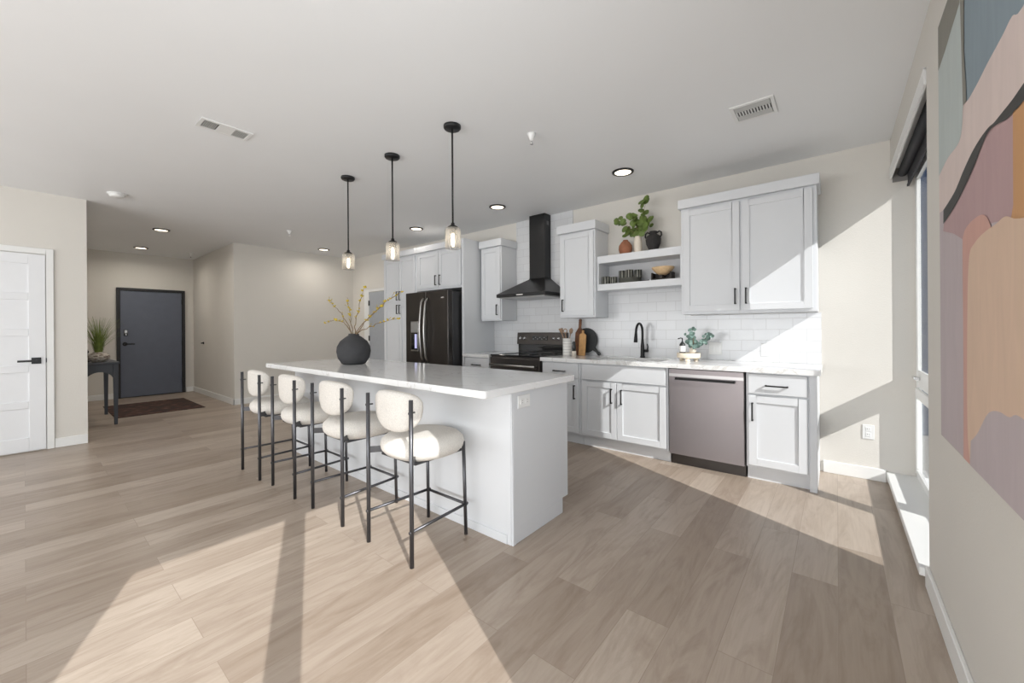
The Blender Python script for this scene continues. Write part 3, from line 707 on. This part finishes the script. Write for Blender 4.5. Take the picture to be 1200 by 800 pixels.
# ------------------------------------------------------------ painting
PY0, PY1, PZ0, PZ1 = .70, 2.185, .825, 2.36
def paint(name, rgb, amt=.03, sc=4):
    mm = mat(name, srgb(*rgb), .75); n = mm.node_tree; tc = n.nodes.new('ShaderNodeTexCoord'); c = tuple(min(1, q*1.14) for q in srgb(*rgb))
    f = nnoise(n, mapping(n, tc.outputs['Object'], sc=(1, 5, 1)), sc, 5, 1.0)
    base_from(mm, ramp(n, f, [(.25, tuple(x*(1-amt*2) for x in c)), (.75, tuple(min(1, x*(1+amt)) for x in c))])); return mm
pm = [paint('paint_mauve', (182, 158, 158)), paint('paint_slate', (128, 142, 150)), paint('paint_sage', (176, 184, 182)), paint('paint_olive', (126, 124, 116)),
      paint('paint_blush', (206, 190, 184)), paint('paint_charcoal', (60, 58, 56)), paint('paint_rose', (172, 144, 144)), paint('paint_ochre', (188, 142, 98)),
      paint('paint_salmon', (192, 150, 138)), paint('paint_peach', (203, 176, 154)), paint('paint_lilac', (178, 166, 168)), paint('canvas_edge', (170, 166, 156))]
t = thing('abstract_painting', 'large unframed abstract canvas in blush, slate and ochre on the right wall', 'painting', (XR-.001, (PY0+PY1)/2, PZ0))
pc = (PY0+PY1)/2
b = MB(); b.cur = 11; b.box(-.030, 0, PY0-pc, PY1-pc, 0, PZ1-PZ0)
lay = [0]
def poly(mi, pts):
    lay[0] += 1; x = -.0300-.00025*lay[0]
    vs = [(x, min(max(y, PY0+.002), PY1-.002)-pc, min(max(z, PZ0+.002), PZ1-.002)-PZ0) for y, z in pts]
    b.cur = mi; b.add(vs, [tuple(range(len(vs)))])
def smooth(pts, k=4):
    out = []; N = len(pts)
    for i in range(N):
        p0_, p1_, p2_, p3_ = (Vector(pts[max(0, min(N-1, j))]) for j in (i-1, i, i+1, i+2))
        if i == N-1: out.append(tuple(p1_)); break
        for s in range(k):
            q = s/k; out.append(tuple(.5*((2*p1_)+(p2_-p0_)*q+(2*p0_-5*p1_+4*p2_-p3_)*q*q+(3*p1_-p0_-3*p2_+p3_)*q**3)))
    return out
E0, E1 = PY0, PY1
poly(10, [(E1, PZ0), (E1, PZ1), (E0, PZ1), (E0, PZ0)])                      # lilac ground
poly(1, [(1.80, 1.85), (1.80, PZ1), (E0, PZ1), (E0, 1.85)])                                                  # slate top
BT = smooth([(E1, 1.80), (2.03, 1.817), (1.90, 1.812), (1.847, 1.823), (1.824, 1.86), (1.812, 1.905), (1.752, 1.897), (1.645, 1.899), (1.566, 1.905), (1.445, 1.909), (1.376, 1.914), (1.315, 1.895), (1.1, 1.91), (E0, 1.88)])
UP = smooth([(2.104, 1.653), (1.931, 1.672), (1.818, 1.704), (1.719, 1.727), (1.632, 1.737), (1.555, 1.738), (1.506, 1.732), (1.449, 1.731), (1.379, 1.730), (1.317, 1.733), (1.1, 1.745), (E0, 1.76)])
LO = smooth([(E0, 1.72), (1.1, 1.705), (1.318, 1.698), (1.358, 1.700), (1.413, 1.703), (1.487, 1.720), (1.555, 1.727), (1.625, 1.709), (1.693, 1.682), (1.819, 1.648), (1.932, 1.625), (2.106, 1.604)])
poly(6, LO + [(2.12, 1.58), (1.95, 1.54), (1.83, 1.50), (1.60, 1.50), (1.37, 1.47), (E0, 1.40)])              # rose field
poly(7, [(1.377, 1.71), (E0, 1.73), (E0, 1.40), (1.28, 1.40), (1.40, 1.46), (1.378, 1.50)])                  # ochre
poly(4, BT + UP[::-1] + [(E1, 1.66)])                                                                        # blush band
poly(2, BT[:22] + [(1.825, 2.08), (1.836, 2.24), (1.85, PZ1), (E1, PZ1)])                                    # sage
poly(3, [(E1, PZ1), (1.846, PZ1), (1.846, 2.24), (1.965, 2.223), (2.059, 2.206), (E1, 2.195)])               # olive corner
poly(3, [(1.85, PZ1), (1.79, PZ1), (1.794, 2.207), (1.798, 2.062), (1.775, 1.95), (1.772, 1.90), (1.812, 1.905), (1.826, 2.07)])  # dark divider
poly(5, UP + LO)                                                                                             # charcoal stroke
poly(8, smooth([(1.83, PZ0), (1.823, 1.134), (1.825, 1.448), (1.812, 1.512), (1.743, 1.532), (1.637, 1.533), (1.575, 1.517), (1.53, 1.48)]) + [(1.5, 1.3), (1.7, PZ0)])       # salmon stripe
poly(9, smooth([(1.745, PZ0), (1.775, .908), (1.778, 1.1), (1.767, 1.314), (1.745, 1.437), (1.69, 1.465), (1.599, 1.478), (1.492, 1.481), (1.42, 1.484), (1.33, 1.46), (1.1, 1.44), (E0, 1.46)]) + [(E0, PZ0)])        # peach
poly(10, [(1.752, PZ0)] + smooth([(1.74, .899), (1.668, .936), (1.586, .997), (1.535, 1.019), (1.469, 1.028), (1.404, 1.027), (1.33, 1.04), (1.1, 1.0), (E0, .9)]) + [(E0, PZ0)])    # lilac mound
b.build('canvas', pm, t)

# ------------------------------------------------------------ vase and branches on the island
t = tag(MB().lathe([(.0, 0), (.085, 0), (.105, .006), (.140, .06), (.152, .12), (.147, .165), (.120, .215), (.075, .252), (.050, .268), (.046, .283), (.042, .285), (.040, .27), (.0, .262)], 40).build('black_vase', M['vase'], loc=(-3.52, 1.96, .914)),
        'round charcoal vase holding bare budding branches on the island', 'vase')
VX, VY, VZ = -3.52, 1.96, 1.205
def branch(tip, mid, label, buds):
    rng = random.Random(hash(label) % 1000 if False else len(label)*7)
    t = thing('budding_branch', label, 'branch', (VX, VY, VZ-.012), 'budding branches in the black vase')
    P0 = Vector((0, 0, -.0)); M1 = Vector(mid)-Vector((VX, VY, VZ)); T = Vector(tip)-Vector((VX, VY, VZ))
    P0 += Vector((M1.x, M1.y, 0)).normalized()*.022
    pts = []
    for i in range(13):
        q = i/12; p = P0*(1-q)**2 + M1*2*q*(1-q) + T*q*q
        if 0 < i < 12: p += Vector((rng.uniform(-1, 1), rng.uniform(-1, 1), rng.uniform(-1, 1)))*.008
        pts.append(p)
    b = MB(); b.tube(pts, [.0045-.003*i/12 for i in range(13)], 6)
    bd = MB()
    for j in range(4):
        i = rng.randint(4, 11); d = (pts[i+1]-pts[i-1]).normalized() if i < 12 else Vector((0, 0, 1))
        sd = (d + Vector((rng.uniform(-.8, .8), rng.uniform(-.8, .8), rng.uniform(-.2, .9)))).normalized()
        e = pts[i] + sd*rng.uniform(.03, .07); b.tube([pts[i], (pts[i]+e)/2+Vector((0, 0, .004)), e], [.002, .0017, .001], 5)
        blob(bd, e, sd, .004, .013)
    for j in range(buds*2):
        i = rng.randint(5, 12); dd = Vector((rng.uniform(-1, 1), rng.uniform(-1, 1), rng.uniform(0, 1))).normalized()
        blob(bd, pts[i]+dd*.007, dd, .007, .026)
    b.build('twig', M['twig'], t); bd.build('buds', M['bud'], t)
def blob(mb, c, d, r, L_):
    c = Vector(c); d = Vector(d).normalized()
    mb.tube([c-d*L_*.4, c-d*L_*.15, c+d*L_*.2, c+d*L_*.6], [r*.3, r, r*.9, r*.2], 6)
def at(px, py, Y):
    v = fw + rt*((px-600)/F) - up*((py-CY)/F); t_ = Y/v.y
    return (v.x*t_, Y, CH+v.z*t_)
BR = [((383, 350), (402, 362), 1.93, 'budding branch leaning left, upper one with a pointed tip, in the black vase', 4),
      ((382, 377), (404, 366), 1.88, 'budding branch arching lowest to the left in the black vase', 4),
      ((407, 347), (411, 370), 2.02, 'short upright yellow-budded branch left of centre in the black vase', 9),
      ((427, 335), (417, 366), 1.96, 'tallest upright branch in the black vase, yellow along its upper half', 12),
      ((470, 340), (436, 362), 1.90, 'long branch reaching up to the right toward the pantry handles', 10),
      ((455, 350), (432, 368), 2.02, 'yellow-budded branch rising right below the longest one', 9),
      ((467, 372), (434, 378), 1.94, 'budding branch arching low to the right in the black vase', 4)]
for (tp_, md_, Y, l, nb) in BR: branch(at(*tp_, Y), at(*md_, Y), l, nb)

# ------------------------------------------------------------ shelf decor
SZ = 2.031
t = tag(MB().lathe([(.0, 0), (.045, 0), (.062, .02), (.072, .06), (.068, .10), (.045, .135), (.028, .15), (.026, .16), (.020, .16), (.02, .14), (.0, .13)], 28).build('terracotta_vase', M['terra'], loc=(-1.775, 4.14, SZ)), 'small rounded terracotta vase on top of the open shelf', 'vase')
t = tag(MB().lathe([(.0, 0), (.040, 0), (.043, .02), (.041, .12), (.034, .165), (.037, .178), (.030, .178), (.028, .16), (.0, .15)], 28).build('cream_vase', M['cream'], loc=(-1.635, 4.14, SZ)), 'slim cream vase with leafy branches on the open shelf', 'vase')
t = thing('black_urn', 'black two-handled urn at the right of the shelf top', 'urn', (-1.475, 4.15, SZ))
MB().lathe([(.0, 0), (.040, 0), (.046, .015), (.072, .08), (.078, .125), (.066, .160), (.036, .180), (.033, .195), (.040, .208), (.033, .208), (.028, .19), (.0, .18)], 28).build('body', M['amph'], t)
for s in (-1, 1):
    MB().tube([(s*.034, 0, .19), (s*.062, 0, .205), (s*.082, 0, .19), (s*.084, 0, .16), (s*.070, 0, .142)], .0085, 10).build('handle', M['amph'], t)
# leafy branches: one arrangement = several stems, each a thing
def leafdisc(mb, c, nrm, r, el=1.0):
    nrm = Vector(nrm).normalized(); a = nrm.orthogonal().normalized(); b_ = nrm.cross(a); N = 10
    vs = [Vector(c)-nrm*r*.12]
    for k in range(N):
        q = 2*PI*k/N; vs.append(Vector(c)+a*math.cos(q)*r+b_*math.sin(q)*r*el+nrm*.0)
    mb.add(vs, [(0, 1+k, 1+(k+1) % N) for k in range(N)], True)
def leafy(base_, tip, mid, label, nleaf, lr, seed, mats, name='leafy_branch', cat='branch', group='green leafy branches in the cream vase', spread=.04):
    rng = random.Random(seed); t = thing(name, label, cat, base_, group=group)
    B = Vector(base_); P0 = Vector((0, 0, 0)); M1 = Vector(mid)-B; T = Vector(tip)-B
    pts = [P0*(1-q)**2+M1*2*q*(1-q)+T*q*q for q in [i/10 for i in range(11)]]
    st = MB().tube(pts, [.0028-.0018*i/10 for i in range(11)], 6)
    lf = MB()
    for j in range(nleaf):
        q = .30+.70*(j+.5)/nleaf; i = min(9, int(q*10)); p = pts[i].lerp(pts[i+1], q*10-i)
        off = Vector((rng.uniform(-1, 1), rng.uniform(-1, .6), rng.uniform(-.7, .9)))*spread
        c = p+off; st.tube([p, c], .0010, 4)
        leafdisc(lf, c, (rng.uniform(-.6, .6), -1, rng.uniform(-.2, .9)), lr*rng.uniform(.7, 1.15), rng.uniform(.8, 1))
    leafdisc(lf, pts[-1], (0, -1, .3), lr*.8)
    st.build('stem', M['twig'], t); lf.build('leaves', mats, t)
bz = (-1.635, 4.14, SZ+.155)
for tp_, md_, l, nl, sd in (((758, 234), (750, 262), 'tallest leafy green branch rising right from the cream vase', 16, 3), ((722, 258), (738, 262), 'leafy green branch stretching left from the cream vase', 9, 8),
                        ((741, 252), (748, 266), 'leafy green branch rising from the middle of the cream vase', 14, 5), ((762, 256), (756, 268), 'leafy green branch leaning right over the black urn', 8, 9),
                        ((735, 274), (742, 266), 'large-leaved branch drooping over the terracotta vase', 9, 13)):
    leafy(bz, at(*tp_, 4.10), at(*md_, 4.10), l, nl, .036, sd, M['leaf'])
LZ = 1.7205
def mug(label, loc, r=.042, h=.075):
    t = tag(MB().lathe([(.0, 0), (r*.85, 0), (r, .01), (r*1.02, h), (r*.92, h), (r*.9, .012), (.0, .010)], 26).build('striped_cup', M['mug'], loc=loc), label, 'cup', 'striped cups on the lower shelf')
    return t
mug('dark striped cup standing far left inside the open shelf', (-1.985, 4.10, LZ), .046, .085)
mug('dark striped cup on the shelf floor beside the plate stack', (-1.885, 4.07, LZ), .040, .070)
for i in range(4):
    tag(MB().lathe([(.0, 0), (.07, 0), (.118, .012), (.120, .016), (.072, .006), (.0, .005)], 34).build('stoneware_plate', M['plate'], loc=(-1.73, 4.15, LZ+.012*i)), ['lowest dark plate of the stack in the open shelf', 'second dark plate from the bottom of the shelf stack', 'third dark plate from the bottom of the shelf stack', 'top dark plate of the stack, under the striped cups'][i], 'plate', 'dark plates stacked in the open shelf')
zt = LZ+.036+.008
mug('left striped cup resting on the plate stack', (-1.80, 4.13, zt), .046, .092); mug('middle striped cup resting on the plate stack', (-1.715, 4.10, zt), .040, .092); mug('right striped cup resting on the plate stack', (-1.645, 4.16, zt), .040, .092)
tag(MB().tube([(-.05, 0, .006), (0, .004, .006), (.05, 0, .006)], [.008, .005, .009], 8).build('small_spoon', M['stand'], loc=(-1.55, 4.08, LZ)), 'small dark utensil lying between the plates and the bowl stand', 'spoon')
t = tag(MB().box(-.10, .10, -.06, .06, 0, .012).box(-.10, -.088, -.06, .06, .012, .075).box(.088, .10, -.06, .06, .012, .075).box(-.012, .012, -.06, .06, .012, .05).box(-.10, .10, .045, .06, .012, .075).build('bowl_stand', M['stand'], loc=(-1.365, 4.11, LZ), bevel=.002), 'dark wooden stand under the pale bowl inside the shelf', 'stand')
tag(MB().lathe([(.0, .0), (.035, .0), (.07, .022), (.105, .062), (.110, .078), (.102, .078), (.066, .030), (.0, .012)], 34).build('wooden_bowl', M['bowlwood'], loc=(-1.365, 4.11, LZ+.052)), 'pale wooden bowl on a dark stand inside the shelf', 'bowl')

# ------------------------------------------------------------ counter decor
CZ = .9142
t = tag(MB().lathe([(.0, 0), (.050, 0), (.052, .004), (.052, .205), (.047, .205), (.046, .012), (.0, .01)], 28).build('utensil_crock', M['crock'], loc=(-2.47, 4.06, CZ)), 'tall white lined crock holding wooden utensils beside the range', 'crock')
def utensil(label, kind, dx, dy, tilt, nm='wooden_spoon'):
    t = thing(nm, label, 'utensil', (-2.47, 4.06, CZ+.014), 'wooden utensils in the white crock')
    e = Vector((dx, dy, .25)); MB().tube([(-dx*.25, -dy*.25, 0), e], .0055, 8).build('handle', M['utensil'], t)
    b = MB(); d = e.normalized()
    if kind == 's': b.tube([e-d*.01, e+d*.015, e+d*.04, e+d*.062], [.006, .021, .024, .008], 12)
    elif kind == 'f': b.tube([e-d*.01, e+d*.02, e+d*.06], [.006, .020, .027], 4)
    else:
        R1 = .024; c = e+d*.028; b.tube([c+Vector((math.cos(a)*R1, 0, math.sin(a)*R1)) for a in [2*PI*k/16 for k in range(17)]], .006, 8)
    b.build('head', M['utensil'], t)
utensil('wooden spatula leaning left in the white crock', 'f', -.060, -.02, 0, 'wooden_spatula'); utensil('ring-headed wooden utensil upright in the crock', 'r', -.005, -.03, 0); utensil('wooden spoon leaning right in the white crock', 's', .055, -.01, 0)
t = thing('pepper_mill', 'dark mill with a white foot between the crock and the boards', 'pepper mill', (-2.355, 4.02, CZ))
MB().lathe([(.0, 0), (.026, 0), (.026, .058), (.024, .06), (.0, .06)], 20).build('foot', M['cream'], t); MB().lathe([(.022, .06), (.024, .10), (.018, .135), (.021, .15), (.010, .17), (.0, .172)], 20).build('body', M['soap'], t)
# cutting boards leaning on the tile
def board(name, pts, th, mtl, loc, lean, label, hole=None):
    b = MB(); b.prism(pts, -th/2, th/2, 'y'); o = b.build(name, mtl, loc=loc, bevel=.003, seg=2); o.rotation_euler = (lean, 0, 0); tag(o, label, 'cutting board'); return o
def arcpts(cx_, cz, r, a0, a1, N=10): return [(cx_+r*math.cos(a0+(a1-a0)*i/N), cz+r*math.sin(a0+(a1-a0)*i/N)) for i in range(N+1)]
board('cutting_board', [(-.055, 0), (.055, 0), (.055, .27), (.035, .30), (.016, .33)] + arcpts(0, .42, .018, -.3, PI+.3, 8) + [(-.016, .33), (-.035, .30), (-.055, .27)], .018, M['board1'], (-2.395, 4.190, CZ+.001), -.13, 'tall dark acacia paddle board leaning against the tile')
board('cutting_board', [(-.042, 0), (.042, 0), (.044, .24), (.03, .255), (.012, .265), (.012, .30), (-.012, .30), (-.012, .265), (-.035, .255), (-.044, .24)], .018, M['board2'], (-2.325, 4.150, CZ+.001), -.12, 'pale maple board leaning in front of the dark paddle board')
cxb, rb = .0, .150; hd = Vector((math.cos(-.72), math.sin(-.72)))
ang = math.atan2(hd.y, hd.x); nn = Vector((-hd.y, hd.x)); c0 = Vector((cxb, rb))
e = c0+hd*(rb+.085)
pts = arcpts(cxb, rb, rb, ang+.16, ang+2*PI-.16, 30) + [tuple(c0+hd*(rb+.05)-nn*.014)] + arcpts(e.x, e.y, .022, ang-2.0, ang+2.0, 8) + [tuple(c0+hd*(rb+.05)+nn*.014)]
zmin = min(p[1] for p in pts); pts = [(a, b_-zmin) for a, b_ in pts]
board('round_board', pts, .012, M['slate'], (-2.335, 4.25, CZ+.001), -.13, 'round black slate paddle board with its handle pointing down right')
# tray with soap and eucalyptus
t = thing('footed_tray', 'round whitewashed footed riser on the worktop near the dishwasher', 'tray', (-1.105, 4.04, CZ))
MB().lathe([(.0, .032), (.100, .032), (.104, .036), (.104, .078), (.098, .080), (.096, .074), (.0, .072)], 34).build('bowl_top', M['tray'], t)
for k in range(3):
    a = -PI/2+.15+2*PI*k/3; MB().lathe([(.020, 0), (.022, .006), (.018, .032)], 12, (.074*math.cos(a), .074*math.sin(a), 0)).build('foot', M['tray'], t)
t = thing('soap_dispenser', 'dark pump soap bottle with white label on the footed tray', 'soap bottle', (-1.155, 4.02, CZ+.074))
MB().lathe([(.0, 0), (.026, 0), (.027, .01), (.027, .085), (.018, .10), (.010, .106), (.010, .115), (.0, .115)], 20).build('bottle', M['soap'], t)
MB().lathe([(.0275, .015), (.0280, .018), (.0280, .070), (.0275, .072)], 20).build('label_band', M['plastic'], t)
MB().cyl((0, 0, .113), (0, 0, .145), .005, 8).tube([(0, 0, .145), (-.015, -.01, .147), (-.036, -.02, .140)], .005, 8).build('pump', M['black'], t)
t = tag(MB().lathe([(.0, 0), (.022, 0), (.030, .02), (.030, .04), (.020, .055), (.016, .055), (.016, .04), (.0, .035)], 20).build('bud_vase', M['cream'], loc=(-1.07, 4.05, CZ+.074)), 'tiny white bud vase holding eucalyptus on the footed tray', 'vase')
for i, (tp_, md_, l) in enumerate((((814, 386), (812, 400), 'eucalyptus sprig standing tallest in the bud vase'), ((833, 392), (822, 400), 'eucalyptus sprig reaching right toward the switch plate'),
                                   ((806, 394), (809, 402), 'eucalyptus sprig leaning left behind the soap bottle'), ((826, 399), (818, 404), 'eucalyptus sprig drooping low on the right of the bud vase'))):
    leafy((-1.07, 4.05, CZ+.074+.04), at(*tp_, 4.02), at(*md_, 4.03), l, 17, .020, 20+i, M['euca'], 'eucalyptus_sprig', 'sprig', 'eucalyptus sprigs in the bud vase', .034)

# ------------------------------------------------------------ entry: console table, pot, grass, rug
t = thing('console_table', 'charcoal console table with arched apron against the hall wall', 'table', (-7.95, .62, 0)); lx, ly = .52, .172
MB().box(-lx-.02, lx+.02, -ly, ly+.015, .805, .83).build('tabletop', M['console'], t, bevel=.004)
for sx_ in (-1, 1):
    for sy_ in (-1, 1):
        cxl, cyl_ = sx_*(lx-.02), sy_*(ly-.022)
        b = MB(); vs = []
        for z, r in ((0, .017), (.62, .024), (.805, .024)):
            vs += [(cxl-r, cyl_-r, z), (cxl+r, cyl_-r, z), (cxl+r, cyl_+r, z), (cxl-r, cyl_+r, z)]
        fs = [(3, 2, 1, 0), (8, 9, 10, 11)] + [(4*i+k, 4*i+(k+1) % 4, 4*i+4+(k+1) % 4, 4*i+4+k) for i in range(2) for k in range(4)]
        b.add(vs, fs).build('leg', M['console'], t, bevel=.002)
def apron(L_, ax, pos, nm):
    N = 12; pts = [(-L_, .805), (-L_, .62)] + [(-L_+2*L_*i/N, .62+.085*math.sin(PI*i/N)**.6) for i in range(1, N)] + [(L_, .62), (L_, .805)]
    b = MB()
    b.prism(pts[::-1], pos-.009, pos+.009, ax); b.build(nm, M['console'], t)
for s in (-1, 1):
    apron(ly-.046, 'x', s*(lx-.02), 'end_apron'); apron(lx-.044, 'y', s*(ly-.022), 'long_apron')
t = tag(MB().lathe([(.0, 0), (.055, 0), (.095, .03), (.112, .065), (.100, .10), (.062, .125), (.052, .132), (.045, .132), (.045, .11), (.0, .10)], 30).build('weathered_pot', M['pot'], loc=(-7.60, .625, .830)), 'low round weathered white pot on the console table', 'pot')
rng = random.Random(4); b = MB()
for i in range(240):
    a = rng.uniform(0, 2*PI); r = rng.uniform(0, .036); H_ = rng.uniform(.28, .54); le = rng.uniform(.03, .27)*(1 if H_ > .3 else 1.2)
    p = [Vector((r*math.cos(a), r*math.sin(a), 0))]
    for q in (.35, .7, 1): p.append(Vector(((r+le*q**1.8)*math.cos(a), max(-.155, (r+le*q**1.8)*math.sin(a)), H_*q*(1-.08*q))))
    w_ = .0028; d = Vector((-math.sin(a), math.cos(a), 0)); vs = []
    for j, pp_ in enumerate(p):
        ww = w_*(1-.28*j); vs += [pp_-d*ww, pp_+d*ww]
    b.add(vs, [(2*j, 2*j+1, 2*j+3, 2*j+2) for j in range(3)])
tag(b.build('ornamental_grass', M['grass'], loc=(-7.60, .625, .94)), 'tuft of tall green grass blades in the weathered pot', 'plant')
t = tag(MB().lathe([(.0, 0), (.045, 0), (.05, .01), (.03, .03), (.042, .06), (.05, .085), (.03, .11), (.044, .135), (.03, .165), (.0, .17)], 24).build('turned_candle_holder', M['stand'], loc=(-7.73, .505, .830)), 'dark turned ornament on the console table beside the grass pot', 'ornament')
tag(MB().box(-.70, .70, -.52, .52, 0, .008).build('entry_rug', M['rug'], loc=(-8.62, 1.33, 0), bevel=.003), 'dark red-brown patterned rug before the blue entry door', 'rug')

# ------------------------------------------------------------ outside
struct(MB().box(XW+.0, 60, -60, 60, -.5, -.3).build('terrain_outside', mat('pale_gravel', srgb(170, 165, 158), .9)))
M['siding'] = stripes('blue_grey_siding', srgb(120, 136, 160), srgb(84, 100, 126), 22, 'z', .5)
n = M['siding'].node_tree
bld = MB().box(.75, 14, 0, 4, 0, 9)
for i in range(60): bld.box(.78+i*.22, .83+i*.22, -.05, 0, 0, 9)
bo = thing('neighbour_building', 'blue-grey sided building seen through the window', 'building', (0, 8, -.3))
bld.build('facade', mat('bluegrey_panels', srgb(122, 142, 178), .6, noise=(3, .12)), bo)
MB().box(.7, 14.1, -.1, 4.1, 9, 9.2).build('roof', M['slot'], bo)
